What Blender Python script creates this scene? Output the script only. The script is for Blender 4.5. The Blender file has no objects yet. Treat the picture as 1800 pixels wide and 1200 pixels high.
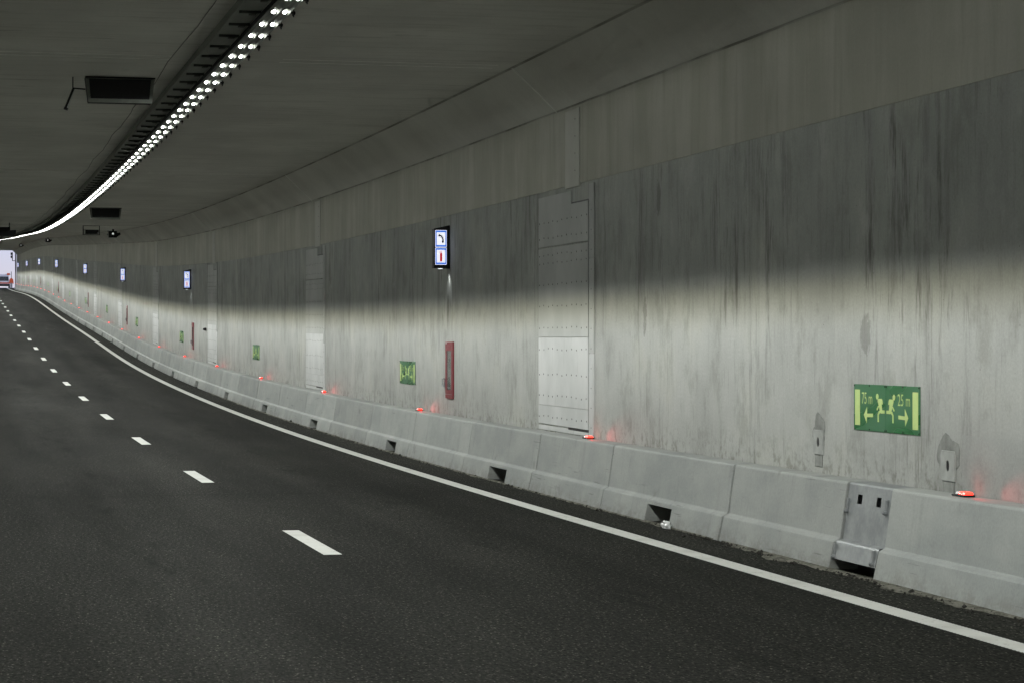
import bpy, bmesh, math, random
import numpy as np
from mathutils import Vector, Matrix

R = math.radians
random.seed(7)
scene = bpy.context.scene
col = scene.collection

# ------------------------------------------------------------------ camera
cam_d = bpy.data.cameras.new('camera')
cam = bpy.data.objects.new('camera', cam_d)
col.objects.link(cam)
cam.location = (0, 0, 2.16)
cam.rotation_euler = (R(90), 0, 0)
cam_d.sensor_width = 36
cam_d.lens = 36 * 4060 / 1800
cam_d.clip_start = 0.1
cam_d.clip_end = 6000
scene.camera = cam

# ------------------------------------------------------------------ sky and sun (bright overcast outside the portal)
world = bpy.data.worlds.new('World')
scene.world = world
world.use_nodes = True
wt = world.node_tree
for n in list(wt.nodes):
    wt.nodes.remove(n)
w_out = wt.nodes.new('ShaderNodeOutputWorld')
w_bg = wt.nodes.new('ShaderNodeBackground')
w_sky = wt.nodes.new('ShaderNodeTexSky')
w_sky.sky_type = 'NISHITA'
w_sky.sun_disc = False
w_sky.sun_elevation = R(48)
w_sky.sun_rotation = R(200)
w_sky.air_density = 1.0
w_sky.dust_density = 0.4
w_bg.inputs['Strength'].default_value = 0.085
w_tint = wt.nodes.new('ShaderNodeVectorMath'); w_tint.operation = 'MULTIPLY'
w_tint.inputs[1].default_value = (1.06, 1.0, 1.50)      # milky overcast: one even tint over the whole sky
wt.links.new(w_sky.outputs[0], w_tint.inputs[0])
wt.links.new(w_tint.outputs[0], w_bg.inputs['Color'])
wt.links.new(w_bg.outputs[0], w_out.inputs['Surface'])
sun_d = bpy.data.lights.new('sun', 'SUN')
sun_d.energy = 1.2
sun_d.angle = R(12)
sun_d.color = (1.0, 0.97, 0.92)
sun = bpy.data.objects.new('sun', sun_d)
col.objects.link(sun)
sun.rotation_euler = (R(42), 0, R(20))

scene.view_settings.view_transform = 'Standard'
scene.view_settings.look = 'None'
scene.view_settings.exposure = 0.0
scene.view_settings.gamma = 1.0
scene.view_settings.use_curve_mapping = False
scene.cycles.use_denoising = True
scene.cycles.use_adaptive_sampling = True
scene.cycles.adaptive_threshold = 0.06
scene.cycles.adaptive_min_samples = 16
scene.cycles.max_bounces = 7
scene.cycles.diffuse_bounces = 6
scene.cycles.glossy_bounces = 2
scene.cycles.transmission_bounces = 4
scene.cycles.sample_clamp_indirect = 4.0
scene.cycles.caustics_reflective = False
scene.cycles.caustics_refractive = False

LAMP_POWER = 345.0

# ------------------------------------------------------------------ tunnel alignment (plan nearly straight, sag then climb to the portal)
PSI0, G0 = -0.23509, -0.005667
KN = [-5, 20, 50, 80, 110, 140, 170, 200, 240, 280, 320, 370, 388, 392, 470, 476, 900]
KH = [0.1702, 0.2435, 1.0071, -1.1348, 0.9078, -1.016, 0.0084, 0.5065, 0.1443, -0.4887, 0.1353, -0.0211, 0, 0, 0, 0, 0]
KV = [3.8327, 1.2812, 4.1045, 4.2853, 5.1166, -1.3604, 0.9085, 0.4989, -1.8507, -1.7116, -0.3096, 1.6457, 1.6, -4.2, -4.2, 0, 0]
S_END = 386.0
S_BEG = -110.0
ST = np.arange(-2, 900, 1.0)
_kh = np.interp(ST, KN, KH) * 1e-4
_kv = np.interp(ST, KN, KV) * 1e-4
_ps = np.cumsum(_kh); _ps = _ps - _ps[2] + PSI0
_g = np.cumsum(_kv); _g = _g - _g[2] + G0
_X = np.cumsum(np.sin(_ps)); _X -= _X[2]
_Y = np.cumsum(np.cos(_ps)); _Y -= _Y[2]
_Z = np.cumsum(_g); _Z -= _Z[2]


def heading(s):
    return float(np.interp(s, ST, _ps))


def grade(s):
    return float(np.interp(s, ST, _g))


def pos(s, d, z):
    if s < 0:
        ps = PSI0
        x, y, e = math.sin(ps) * s, math.cos(ps) * s, G0 * s
    else:
        ps = heading(s)
        x, y, e = (float(np.interp(s, ST, a)) for a in (_X, _Y, _Z))
    return Vector((x + d * math.cos(ps), y - d * math.sin(ps), e + z))


D_WALL = 8.72
Z_BAND = 4.50
Z_HAUNCH = 5.65
Z_CEIL = 6.30
L_WALL = -1.30

# ------------------------------------------------------------------ helpers: objects
def setp(o, label=None, cat=None, group=None, kind=None):
    if label: o['label'] = label
    if cat: o['category'] = cat
    if group: o['group'] = group
    if kind: o['kind'] = kind
    return o


def thing(name, s, d, z, label, cat, group=None):
    o = bpy.data.objects.new(name, None)
    o.empty_display_size = 0.1
    col.objects.link(o)
    o.location = pos(s, d, z)
    o.rotation_euler = (math.atan(grade(max(s, 0))), 0, -heading(max(s, 0)))
    return setp(o, label, cat, group)


def place(o, s, d, z):
    o.location = pos(s, d, z)
    o.rotation_euler = (math.atan(grade(max(s, 0))), 0, -heading(max(s, 0)))


KIDS = {}


def link_part(name, me, parent):
    o = bpy.data.objects.new(name, me)
    col.objects.link(o)
    if parent is not None:
        o.parent = parent
        KIDS.setdefault(parent.name, []).append(o)
    return o


def copy_tree(o, parent=None):
    c = o.copy()
    col.objects.link(c)
    c.parent = parent
    if parent is not None:
        KIDS.setdefault(parent.name, []).append(c)
    for ch in list(KIDS.get(o.name, [])):
        copy_tree(ch, c)
    return c


class MB:
    def __init__(self):
        self.v, self.f, self.m = [], [], []

    def add(self, vs, fs, mi=0):
        b = len(self.v)
        self.v += [tuple(p) for p in vs]
        self.f += [tuple(i + b for i in f) for f in fs]
        self.m += [mi] * len(fs)
        return self

    def box(self, x0, x1, y0, y1, z0, z1, mi=0):
        vs = [(x, y, z) for x in (x0, x1) for y in (y0, y1) for z in (z0, z1)]
        fs = [(0, 1, 3, 2), (4, 6, 7, 5), (0, 4, 5, 1), (2, 3, 7, 6), (0, 2, 6, 4), (1, 5, 7, 3)]
        return self.add(vs, fs, mi)

    def prism_y(self, poly, y0, y1, mi=0, caps=(True, True)):
        """poly of (x, z) extruded along y"""
        n = len(poly)
        vs = [(x, y0, z) for x, z in poly] + [(x, y1, z) for x, z in poly]
        fs = [(i, (i + 1) % n, n + (i + 1) % n, n + i) for i in range(n)]
        if caps[0]: fs.append(tuple(range(n))[::-1])
        if caps[1]: fs.append(tuple(range(n, 2 * n)))
        return self.add(vs, fs, mi)

    def flat_x(self, poly, x0, x1, mi=0):
        """poly of (y, z) extruded along x"""
        n = len(poly)
        vs = [(x0, y, z) for y, z in poly] + [(x1, y, z) for y, z in poly]
        fs = [(i, (i + 1) % n, n + (i + 1) % n, n + i) for i in range(n)]
        fs += [tuple(range(n))[::-1], tuple(range(n, 2 * n))]
        return self.add(vs, fs, mi)

    def tube(self, p0, p1, r0, r1=None, n=10, mi=0):
        r1 = r0 if r1 is None else r1
        p0, p1 = Vector(p0), Vector(p1)
        t = (p1 - p0).normalized()
        a = t.orthogonal().normalized()
        b = t.cross(a)
        vs = []
        for p, r in ((p0, r0), (p1, r1)):
            for k in range(n):
                w = 2 * math.pi * k / n
                vs.append(p + a * math.cos(w) * r + b * math.sin(w) * r)
        fs = [(i, (i + 1) % n, n + (i + 1) % n, n + i) for i in range(n)]
        fs += [tuple(range(n))[::-1], tuple(range(n, 2 * n))]
        return self.add(vs, fs, mi)

    def dome(self, c, r, h, n=12, rings=4, mi=0):
        """half ellipsoid hanging down from c"""
        vs = []
        for j in range(rings):
            w = (math.pi / 2) * j / rings
            for k in range(n):
                q = 2 * math.pi * k / n
                vs.append((c[0] + r * math.cos(w) * math.cos(q), c[1] + r * math.cos(w) * math.sin(q), c[2] - h * math.sin(w)))
        vs.append((c[0], c[1], c[2] - h))
        fs = []
        for j in range(rings - 1):
            for k in range(n):
                fs.append((j * n + k, j * n + (k + 1) % n, (j + 1) * n + (k + 1) % n, (j + 1) * n + k))
        top = len(vs) - 1
        for k in range(n):
            fs.append(((rings - 1) * n + k, (rings - 1) * n + (k + 1) % n, top))
        return self.add(vs, fs, mi)

    def mesh(self, name, mats, bevel=0.0, smooth=False, uvs=None):
        me = bpy.data.meshes.new(name)
        me.from_pydata(self.v, [], self.f)
        mats = mats if isinstance(mats, (list, tuple)) else [mats]
        for m in mats: me.materials.append(m)
        me.polygons.foreach_set('material_index', self.m)
        bm = bmesh.new(); bm.from_mesh(me)
        if bevel > 0:
            bmesh.ops.remove_doubles(bm, verts=bm.verts, dist=1e-5)
            bmesh.ops.recalc_face_normals(bm, faces=bm.faces)
            es = [e for e in bm.edges if len(e.link_faces) == 2 and e.calc_face_angle(0) > 0.35]
            bmesh.ops.bevel(bm, geom=es, offset=bevel, segments=1, affect='EDGES', profile=0.7)
        else:
            bmesh.ops.recalc_face_normals(bm, faces=bm.faces)
        bm.to_mesh(me); bm.free()
        if smooth:
            for p in me.polygons: p.use_smooth = True
        return me

    def build(self, name, mats, parent=None, bevel=0.0, smooth=False):
        return link_part(name, self.mesh(name, mats, bevel, smooth), parent)


def sweep(name, profile, ss, mats, mat_idx=None, parent=None, uvfun=None):
    """profile: list of (d, z); ss: stations; uv = (s, z) unless uvfun(s, d, z, arclen)"""
    n = len(profile)
    arc = [0.0]
    for a, b in zip(profile, profile[1:]):
        arc.append(arc[-1] + math.hypot(b[0] - a[0], b[1] - a[1]))
    vs, uv = [], []
    for s in ss:
        for k, (d, z) in enumerate(profile):
            vs.append(pos(s, d, z))
            uv.append(uvfun(s, d, z, arc[k]) if uvfun else (s, z))
    fs, mi = [], []
    for j in range(len(ss) - 1):
        for k in range(n - 1):
            fs.append((j * n + k, j * n + k + 1, (j + 1) * n + k + 1, (j + 1) * n + k))
            mi.append(mat_idx[k] if mat_idx else 0)
    me = bpy.data.meshes.new(name)
    me.from_pydata(vs, [], fs)
    for m in (mats if isinstance(mats, (list, tuple)) else [mats]): me.materials.append(m)
    me.polygons.foreach_set('material_index', mi)
    ul = me.uv_layers.new(name='UVMap')
    idx = np.empty(len(me.loops), dtype=np.int32)
    me.loops.foreach_get('vertex_index', idx)
    ul.data.foreach_set('uv', np.array(uv, dtype=np.float32)[idx].ravel())
    return link_part(name, me, parent)


def stations(a, b, step):
    n = max(1, int(round((b - a) / step)))
    return [a + (b - a) * i / n for i in range(n + 1)]


ONES = ['', 'first', 'second', 'third', 'fourth', 'fifth', 'sixth', 'seventh', 'eighth', 'ninth', 'tenth', 'eleventh',
        'twelfth', 'thirteenth', 'fourteenth', 'fifteenth', 'sixteenth', 'seventeenth', 'eighteenth', 'nineteenth']
TENS = ['', '', 'twent', 'thirt', 'fort', 'fift', 'sixt', 'sevent', 'eight', 'ninet']


def ordinal(n):
    if n >= 100:
        r = n - 100
        return 'hundredth' if r == 0 else 'hundred and ' + ordinal(r)
    if n < 20: return ONES[n]
    t, o = divmod(n, 10)
    return TENS[t] + 'ieth' if o == 0 else TENS[t] + 'y-' + ONES[o]


# ------------------------------------------------------------------ helpers: materials
class NT:
    def __init__(self, name):
        self.mat = bpy.data.materials.new(name)
        self.mat.use_nodes = True
        self.t = self.mat.node_tree
        self.b = self.t.nodes['Principled BSDF']
        self._uv = None

    def new(self, t): return self.t.nodes.new(t)

    def put(self, sock, v):
        if isinstance(v, bpy.types.NodeSocket): self.t.links.new(v, sock)
        else: sock.default_value = v

    def math(self, op, a, b=0.0, c=0.0, clamp=False):
        n = self.new('ShaderNodeMath'); n.operation = op; n.use_clamp = clamp
        self.put(n.inputs[0], a); self.put(n.inputs[1], b); self.put(n.inputs[2], c)
        return n.outputs[0]

    def mul(self, a, b): return self.math('MULTIPLY', a, b)
    def add(self, a, b): return self.math('ADD', a, b)
    def sub(self, a, b): return self.math('SUBTRACT', a, b)

    def smooth(self, x, lo, hi, t0=0.0, t1=1.0):
        n = self.new('ShaderNodeMapRange'); n.interpolation_type = 'SMOOTHSTEP'
        self.put(n.inputs['Value'], x)
        n.inputs['From Min'].default_value = lo; n.inputs['From Max'].default_value = hi
        n.inputs['To Min'].default_value = t0; n.inputs['To Max'].default_value = t1
        return n.outputs[0]

    def lin(self, x, lo, hi, t0=0.0, t1=1.0):
        n = self.new('ShaderNodeMapRange')
        self.put(n.inputs['Value'], x)
        n.inputs['From Min'].default_value = lo; n.inputs['From Max'].default_value = hi
        n.inputs['To Min'].default_value = t0; n.inputs['To Max'].default_value = t1
        return n.outputs[0]

    def uv(self):
        if self._uv is None:
            tc = self.new('ShaderNodeUVMap'); sp = self.new('ShaderNodeSeparateXYZ')
            self.t.links.new(tc.outputs[0], sp.inputs[0]); self._uv = (sp.outputs[0], sp.outputs[1])
        return self._uv

    def obj(self):
        tc = self.new('ShaderNodeTexCoord'); sp = self.new('ShaderNodeSeparateXYZ')
        self.t.links.new(tc.outputs['Object'], sp.inputs[0])
        return sp.outputs[0], sp.outputs[1], sp.outputs[2]

    def rnd(self):
        return self.new('ShaderNodeObjectInfo').outputs['Random']

    def vec(self, x, y=0.0, z=0.0):
        n = self.new('ShaderNodeCombineXYZ')
        self.put(n.inputs[0], x); self.put(n.inputs[1], y); self.put(n.inputs[2], z)
        return n.outputs[0]

    def noise(self, v, scale=1.0, detail=3.0, rough=0.55, dist=0.0):
        n = self.new('ShaderNodeTexNoise')
        self.put(n.inputs['Vector'], v); n.inputs['Scale'].default_value = scale
        n.inputs['Detail'].default_value = detail; n.inputs['Roughness'].default_value = rough
        n.inputs['Distortion'].default_value = dist
        return n.outputs[0]

    def voro(self, v, scale=1.0):
        n = self.new('ShaderNodeTexVoronoi')
        self.put(n.inputs['Vector'], v); n.inputs['Scale'].default_value = scale
        return n.outputs['Distance'], n.outputs['Color']

    def mix(self, f, a, b):
        n = self.new('ShaderNodeMix'); n.data_type = 'RGBA'
        self.put(n.inputs[0], f)
        for s_, v in ((n.inputs[6], a), (n.inputs[7], b)):
            if isinstance(v, tuple): v = v if len(v) == 4 else v + (1.0,)
            self.put(s_, v)
        return n.outputs[2]

    def scale_col(self, c, f):
        n = self.new('ShaderNodeVectorMath'); n.operation = 'SCALE'
        if isinstance(c, tuple): n.inputs[0].default_value = c[:3]
        else: self.t.links.new(c, n.inputs[0])
        self.put(n.inputs['Scale'], f)
        return n.outputs[0]

    def bump(self, h, strength=0.3, dist=0.01):
        n = self.new('ShaderNodeBump')
        n.inputs['Strength'].default_value = strength; n.inputs['Distance'].default_value = dist
        self.put(n.inputs['Height'], h)
        self.t.links.new(n.outputs[0], self.b.inputs['Normal'])

    def finish(self, color=None, rough=0.8, spec=0.3, metal=0.0):
        if color is not None:
            self.put(self.b.inputs['Base Color'], color + (1.0,) if isinstance(color, tuple) and len(color) == 3 else color)
        self.put(self.b.inputs['Roughness'], rough)
        self.b.inputs['Specular IOR Level'].default_value = spec
        self.b.inputs['Metallic'].default_value = metal
        return self.mat


def plain(name, c, rough=0.6, spec=0.3, metal=0.0, var=0.12, scale=14.0):
    n = NT(name)
    x, y, z = n.obj()
    v = n.noise(n.vec(x, y, z), scale, 3.0)
    k = n.lin(v, 0.25, 0.75, 1.0 - var, 1.0 + var)
    return n.finish(n.scale_col(c, k), n.lin(v, 0.3, 0.7, max(0.05, rough - 0.08), min(1, rough + 0.08)), spec, metal)


def glow(name, c, strength):
    n = NT(name)
    n.b.inputs['Base Color'].default_value = (c[0], c[1], c[2], 1)
    n.b.inputs['Emission Color'].default_value = (c[0], c[1], c[2], 1)
    n.b.inputs['Emission Strength'].default_value = strength
    n.b.inputs['Roughness'].default_value = 0.3
    n.mat.cycles.emission_sampling = 'NONE'
    return n.mat


def mat_wall():
    n = NT('stained_concrete')
    s, z = n.uv()
    zm = n.smooth(z, 1.5, 3.3)
    # clusters of run-off, some at the places where the wall shows them
    cl = n.noise(n.vec(n.mul(s, 0.42), 3.1), 1.0, 2.0)
    cl = n.smooth(cl, 0.43, 0.60)
    for c0, w, a in ((24.3, 0.9, 0.9), (20.2, 0.45, 0.8), (36.4, 0.9, 0.9), (44.45, 0.22, 1.0), (28.5, 0.3, 0.5)):
        g = n.math('ABSOLUTE', n.sub(s, c0))
        cl = n.math('MAXIMUM', cl, n.smooth(g, 0.0, w, a, 0.0))
    wob = n.mul(n.sub(n.noise(n.vec(n.mul(s, 1.5), n.mul(z, 0.8)), 1.0, 2.0), 0.5), 0.10)
    sw = n.add(s, wob)
    f1 = n.noise(n.vec(n.mul(sw, 4.6), n.mul(z, 0.42)), 1.0, 5.0, 0.80)
    f2 = n.noise(n.vec(n.mul(sw, 2.6), n.mul(z, 0.20), 5.0), 1.0, 3.0, 0.6)
    f3 = n.noise(n.vec(n.mul(sw, 22.0), n.mul(z, 1.3), 9.0), 1.0, 3.0, 0.7)
    brk = n.noise(n.vec(n.mul(s, 1.2), n.mul(z, 1.1), 2.0), 1.0, 3.0)
    st1 = n.mul(n.smooth(f1, 0.50, 0.66), n.mul(n.mul(n.add(n.mul(cl, 0.80), 0.20), n.lin(zm, 0, 1, 0.50, 1.0)), n.smooth(brk, 0.30, 0.56, 0.35, 1.0)))
    st2 = n.mul(n.mul(n.smooth(f2, 0.48, 0.74), zm), n.lin(cl, 0, 1, 0.25, 0.8))
    st3 = n.mul(n.smooth(f3, 0.56, 0.74), n.smooth(brk, 0.42, 0.62))
    dark = n.math('MINIMUM', n.add(n.add(n.mul(st1, 0.88), n.mul(st2, 0.48)), n.mul(st3, 0.50)), 0.82)
    # general tone
    blot = n.noise(n.vec(n.mul(s, 0.55), n.mul(z, 0.7), 7.0), 1.0, 3.0, 0.6)
    fine = n.noise(n.vec(s, z), 34.0, 2.0, 0.7)
    board = n.noise(n.vec(n.math('FLOOR', n.mul(s, 0.4)), 1.7), 1.0, 0.0)
    tone = n.mul(n.mul(n.lin(blot, 0.25, 0.75, 0.80, 1.16), n.lin(fine, 0.25, 0.75, 0.91, 1.09)), n.lin(board, 0.3, 0.7, 0.95, 1.05))
    # mid band: base colour grows darker with height
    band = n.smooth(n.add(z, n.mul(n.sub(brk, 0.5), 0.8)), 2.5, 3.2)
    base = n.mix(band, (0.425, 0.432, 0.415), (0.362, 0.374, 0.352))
    olive = n.mix(n.mul(n.smooth(blot, 0.5, 0.72), 0.22), base, (0.33, 0.32, 0.25))
    c = n.mix(dark, olive, (0.060, 0.058, 0.045))
    pat = n.noise(n.vec(n.mul(s, 1.9), n.mul(z, 1.0), 17.0), 1.0, 4.0, 0.72)
    c = n.mix(n.mul(n.smooth(pat, 0.50, 0.66), 0.34), c, (0.19, 0.19, 0.165))
    c = n.mix(n.mul(n.smooth(pat, 0.46, 0.34), 0.36), c, (0.47, 0.475, 0.46))
    # pale runs of lime
    lime = n.mul(n.smooth(n.noise(n.vec(n.mul(sw, 3.3), n.mul(z, 0.25), 21.0), 1.0, 3.0), 0.60, 0.75), 0.30)
    c = n.mix(lime, c, (0.50, 0.50, 0.47))
    # blow holes
    vd, vc = n.voro(n.vec(s, z), 9.0)
    sp = n.new('ShaderNodeSeparateColor'); n.t.links.new(vc, sp.inputs[0])
    pit = n.mul(n.smooth(vd, 0.03, 0.07, 1.0, 0.0), n.math('GREATER_THAN', sp.outputs[0], 0.72))
    c = n.mix(n.mul(pit, 0.75), c, (0.05, 0.05, 0.045))
    # splash dirt just above the barrier
    gr = n.noise(n.vec(n.mul(s, 6.0), n.mul(z, 5.0), 4.0), 1.0, 3.0, 0.75)
    low = n.mul(n.smooth(z, 0.82, 1.35, 1.0, 0.0), n.smooth(gr, 0.47, 0.66))
    c = n.mix(n.mul(low, 0.5), c, (0.11, 0.105, 0.075))
    # pale smooth band cast at the foot near the camera
    foot = n.mul(n.math('LESS_THAN', z, 1.385), n.math('LESS_THAN', s, 19.15))
    c = n.mix(n.mul(foot, 0.5), c, (0.40, 0.41, 0.40))
    # old damp patch shapes
    for ps, pz, ws, wz, a in ((21.42, 2.30, 0.17, 0.22, 0.5), (28.98, 2.56, 0.10, 0.28, 0.55), (28.4, 4.05, 0.10, 0.24, 0.6), (22.9, 1.55, 0.5, 0.25, 0.12)):
        dx = n.math('DIVIDE', n.sub(n.add(s, n.mul(wob, 1.5)), ps), ws)
        dz = n.math('DIVIDE', n.sub(z, pz), wz)
        rr = n.add(n.math('POWER', n.math('ABSOLUTE', dx), 2.0), n.math('POWER', n.math('ABSOLUTE', dz), 2.0))
        rr = n.add(rr, n.mul(n.sub(gr, 0.5), 3.4))
        c = n.mix(n.smooth(rr, 0.4, 1.1, a, 0.0), c, (0.16, 0.16, 0.145))
    n.bump(n.add(n.mul(fine, 0.6), n.add(n.mul(f3, 0.5), n.mul(pit, -1.0))), 0.28, 0.006)
    return n.finish(n.scale_col(c, tone), n.lin(dark, 0, 0.7, 0.78, 0.55), 0.25)


def mat_upper():
    n = NT('pale_concrete_beam')
    s, z = n.uv()
    f1 = n.noise(n.vec(n.mul(s, 1.6), n.mul(z, 0.25)), 1.0, 4.0, 0.6)
    f2 = n.noise(n.vec(n.mul(s, 5.5), n.mul(z, 0.5), 3.0), 1.0, 3.0, 0.6)
    bl = n.noise(n.vec(n.mul(s, 0.35), n.mul(z, 0.8), 8.0), 1.0, 4.0)
    fine = n.noise(n.vec(s, z), 30.0, 3.0, 0.7)
    c = n.mix(n.smooth(f1, 0.4, 0.68), (0.41, 0.405, 0.348), (0.475, 0.47, 0.418))
    c = n.mix(n.mul(n.smooth(f2, 0.5, 0.72), 0.4), c, (0.32, 0.31, 0.25))
    t = n.mul(n.lin(bl, 0.25, 0.75, 0.86, 1.12), n.lin(fine, 0.25, 0.75, 0.95, 1.05))
    n.bump(fine, 0.15, 0.005)
    return n.finish(n.scale_col(c, t), 0.8, 0.2)


def mat_ceiling(name='board_marked_ceiling', g=1.0):
    n = NT(name)
    s, d = n.uv()
    grain = n.noise(n.vec(n.mul(s, 5.0), n.mul(d, 0.45)), 1.0, 5.0, 0.65)
    bl = n.noise(n.vec(n.mul(s, 0.22), n.mul(d, 0.35), 6.0), 1.0, 5.0, 0.6)
    fine = n.noise(n.vec(s, d), 26.0, 3.0, 0.7)
    streak = n.noise(n.vec(n.mul(s, 2.2), n.mul(d, 0.6), 15.0), 1.0, 4.0, 0.7)
    c = n.mix(n.smooth(bl, 0.36, 0.68), (0.49, 0.488, 0.445), (0.62, 0.617, 0.565))
    c = n.mix(n.mul(n.smooth(grain, 0.48, 0.70), 0.36 * g), c, (0.28, 0.275, 0.235))
    c = n.mix(n.mul(n.smooth(streak, 0.60, 0.72), 0.45 * g), c, (0.19, 0.186, 0.158))
    # formwork board joints across the deck, faint
    fr = n.math('FRACT', n.mul(s, 0.8))
    ln = n.mul(n.math('LESS_THAN', n.math('ABSOLUTE', n.sub(fr, 0.5)), 0.012), n.smooth(streak, 0.45, 0.6))
    c = n.mix(n.mul(ln, 0.35 * g), c, (0.14, 0.135, 0.11))
    n.bump(n.add(n.mul(grain, 0.8 * g), n.mul(fine, 0.4)), 0.3 * max(g, .3), 0.008)
    return n.finish(n.scale_col(c, n.lin(fine, 0.25, 0.75, 0.94, 1.06)), n.lin(bl, 0.3, 0.7, 0.62, 0.8), 0.3)


def mat_asphalt():
    n = NT('asphalt')
    s, d = n.uv()
    v = n.vec(s, d)
    v2 = n.vec(n.mul(s, 0.5), d)
    vd, vc = n.voro(v2, 45.0)
    sp = n.new('ShaderNodeSeparateColor'); n.t.links.new(vc, sp.inputs[0])
    g1 = n.noise(v2, 30.0, 2.0, 0.85)
    g2 = n.noise(v, 26.0, 2.0, 0.7)
    lng = n.noise(n.vec(n.mul(s, 0.05), n.mul(d, 0.75), 4.0), 1.0, 2.0, 0.6)
    bl = n.noise(n.vec(n.mul(s, 0.16), n.mul(d, 0.5), 9.0), 1.0, 3.0, 0.6)
    stone = n.mul(n.smooth(vd, 0.15, 0.45, 1.0, 0.0), n.smooth(sp.outputs[0], 0.45, 0.95))
    c = n.mix(stone, (0.0135, 0.0136, 0.0115), (0.084, 0.083, 0.070))
    # tyre-polished lanes are blacker, the crown between them dustier
    trk = n.math('ABSOLUTE', n.sub(d, 5.55))
    trk = n.smooth(n.math('ABSOLUTE', n.sub(trk, 0.85)), 0.15, 0.75, 1.0, 0.0)
    t = n.mul(n.lin(lng, 0.3, 0.7, 0.72, 1.30), n.lin(bl, 0.3, 0.7, 0.78, 1.24))
    t = n.mul(t, n.lin(trk, 0, 1, 1.06, 0.84))
    t = n.mul(t, n.lin(g1, 0.32, 0.68, 0.0, 2.2))
    t = n.mul(t, n.lin(g2, 0.3, 0.7, 0.85, 1.15))
    t = n.mul(t, n.smooth(d, 7.5, 7.75, 1.0, 1.35))
    # oil drips down the middle of each lane
    oil = n.noise(n.vec(n.mul(s, 0.5), n.mul(d, 3.0), 31.0), 1.0, 3.0, 0.7)
    mid = n.smooth(n.math('ABSOLUTE', n.sub(n.math('ABSOLUTE', n.sub(d, 3.75)), 1.85)), 0.1, 0.7, 1.0, 0.0)
    t = n.mul(t, n.lin(n.mul(n.smooth(oil, 0.52, 0.66), mid), 0, 1, 1.0, 0.62))
    n.bump(n.add(stone, g1), 0.55, 0.006)
    return n.finish(n.scale_col(c, t), n.lin(lng, 0.3, 0.7, 0.95, 0.88), 0.04)


def mat_barrier():
    n = NT('precast_concrete')
    x, y, z = n.obj()
    r = n.rnd()
    off = n.mul(r, 37.0)
    f1 = n.noise(n.vec(n.mul(y, 5.0), n.mul(z, 0.9), off), 1.0, 4.0, 0.65)
    bl = n.noise(n.vec(n.mul(y, 0.8), n.mul(z, 1.5), off), 1.0, 5.0, 0.6)
    fine = n.noise(n.vec(x, y, z), 40.0, 3.0, 0.7)
    c = n.mix(n.smooth(bl, 0.34, 0.68), (0.315, 0.332, 0.325), (0.395, 0.408, 0.393))
    c = n.mix(n.mul(n.smooth(f1, 0.52, 0.74), 0.28), c, (0.20, 0.205, 0.20))
    gr = n.noise(n.vec(n.mul(y, 4.0), n.mul(z, 6.0), n.add(off, 3.0)), 1.0, 5.0, 0.75)
    low = n.mul(n.smooth(z, 0.0, 0.22, 1.0, 0.0), n.smooth(gr, 0.36, 0.64))
    c = n.mix(n.mul(low, 0.55), c, (0.17, 0.165, 0.14))
    vd, vc = n.voro(n.vec(y, z, off), 7.0)
    sp = n.new('ShaderNodeSeparateColor'); n.t.links.new(vc, sp.inputs[0])
    pit = n.mul(n.smooth(vd, 0.025, 0.06, 1.0, 0.0), n.math('GREATER_THAN', sp.outputs[0], 0.8))
    c = n.mix(n.mul(pit, 0.6), c, (0.08, 0.08, 0.07))
    sc = n.noise(n.vec(n.mul(y, 1.6), n.mul(z, 2.2), n.add(off, 11.0)), 1.0, 4.0, 0.7)
    c = n.mix(n.mul(n.smooth(sc, 0.62, 0.74), 0.42), c, (0.17, 0.17, 0.158))
    scr = n.noise(n.vec(n.mul(y, 0.9), n.mul(z, 26.0), n.add(off, 23.0)), 1.0, 3.0, 0.7)
    whr = n.noise(n.vec(n.mul(y, 0.7), n.mul(z, 2.0), n.add(off, 41.0)), 1.0, 2.0)
    c = n.mix(n.mul(n.mul(n.smooth(scr, 0.60, 0.68), n.smooth(whr, 0.52, 0.62)), 0.5), c, (0.10, 0.10, 0.095))
    t = n.mul(n.lin(r, 0, 1, 0.86, 1.08), n.lin(fine, 0.25, 0.75, 0.90, 1.10))
    n.bump(n.add(fine, n.mul(pit, -1.0)), 0.15, 0.004)
    return n.finish(n.scale_col(c, t), 0.72, 0.28)


def mat_board(name='fire_board', ca=(0.54, 0.55, 0.545), cb=(0.64, 0.645, 0.64)):
    n = NT(name)
    x, y, z = n.obj()
    r = n.rnd()
    bl = n.noise(n.vec(n.mul(y, 1.2), n.mul(z, 0.8), n.mul(r, 20.0)), 1.0, 4.0, 0.6)
    st = n.noise(n.vec(n.mul(y, 6.0), n.mul(z, 0.6), n.mul(r, 9.0)), 1.0, 4.0, 0.65)
    c = n.mix(n.smooth(bl, 0.35, 0.7), ca, cb)
    c = n.mix(n.mul(n.smooth(st, 0.58, 0.76), 0.30), c, (0.25, 0.25, 0.23))
    return n.finish(n.scale_col(c, n.lin(r, 0, 1, 0.95, 1.04)), 0.7, 0.25)


def mat_paint():
    n = NT('road_paint')
    x, y, z = n.obj()
    a = n.noise(n.vec(x, y, z), 12.0, 5.0, 0.7)
    b = n.noise(n.vec(x, y, z), 1.3, 3.0, 0.6)
    w = n.math('MAXIMUM', n.mul(n.smooth(a, 0.55, 0.68), 0.60), n.mul(n.smooth(b, 0.45, 0.75), 0.35))
    c = n.mix(w, (0.66, 0.66, 0.63), (0.33, 0.33, 0.30))
    return n.finish(c, 0.65, 0.3)


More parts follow.
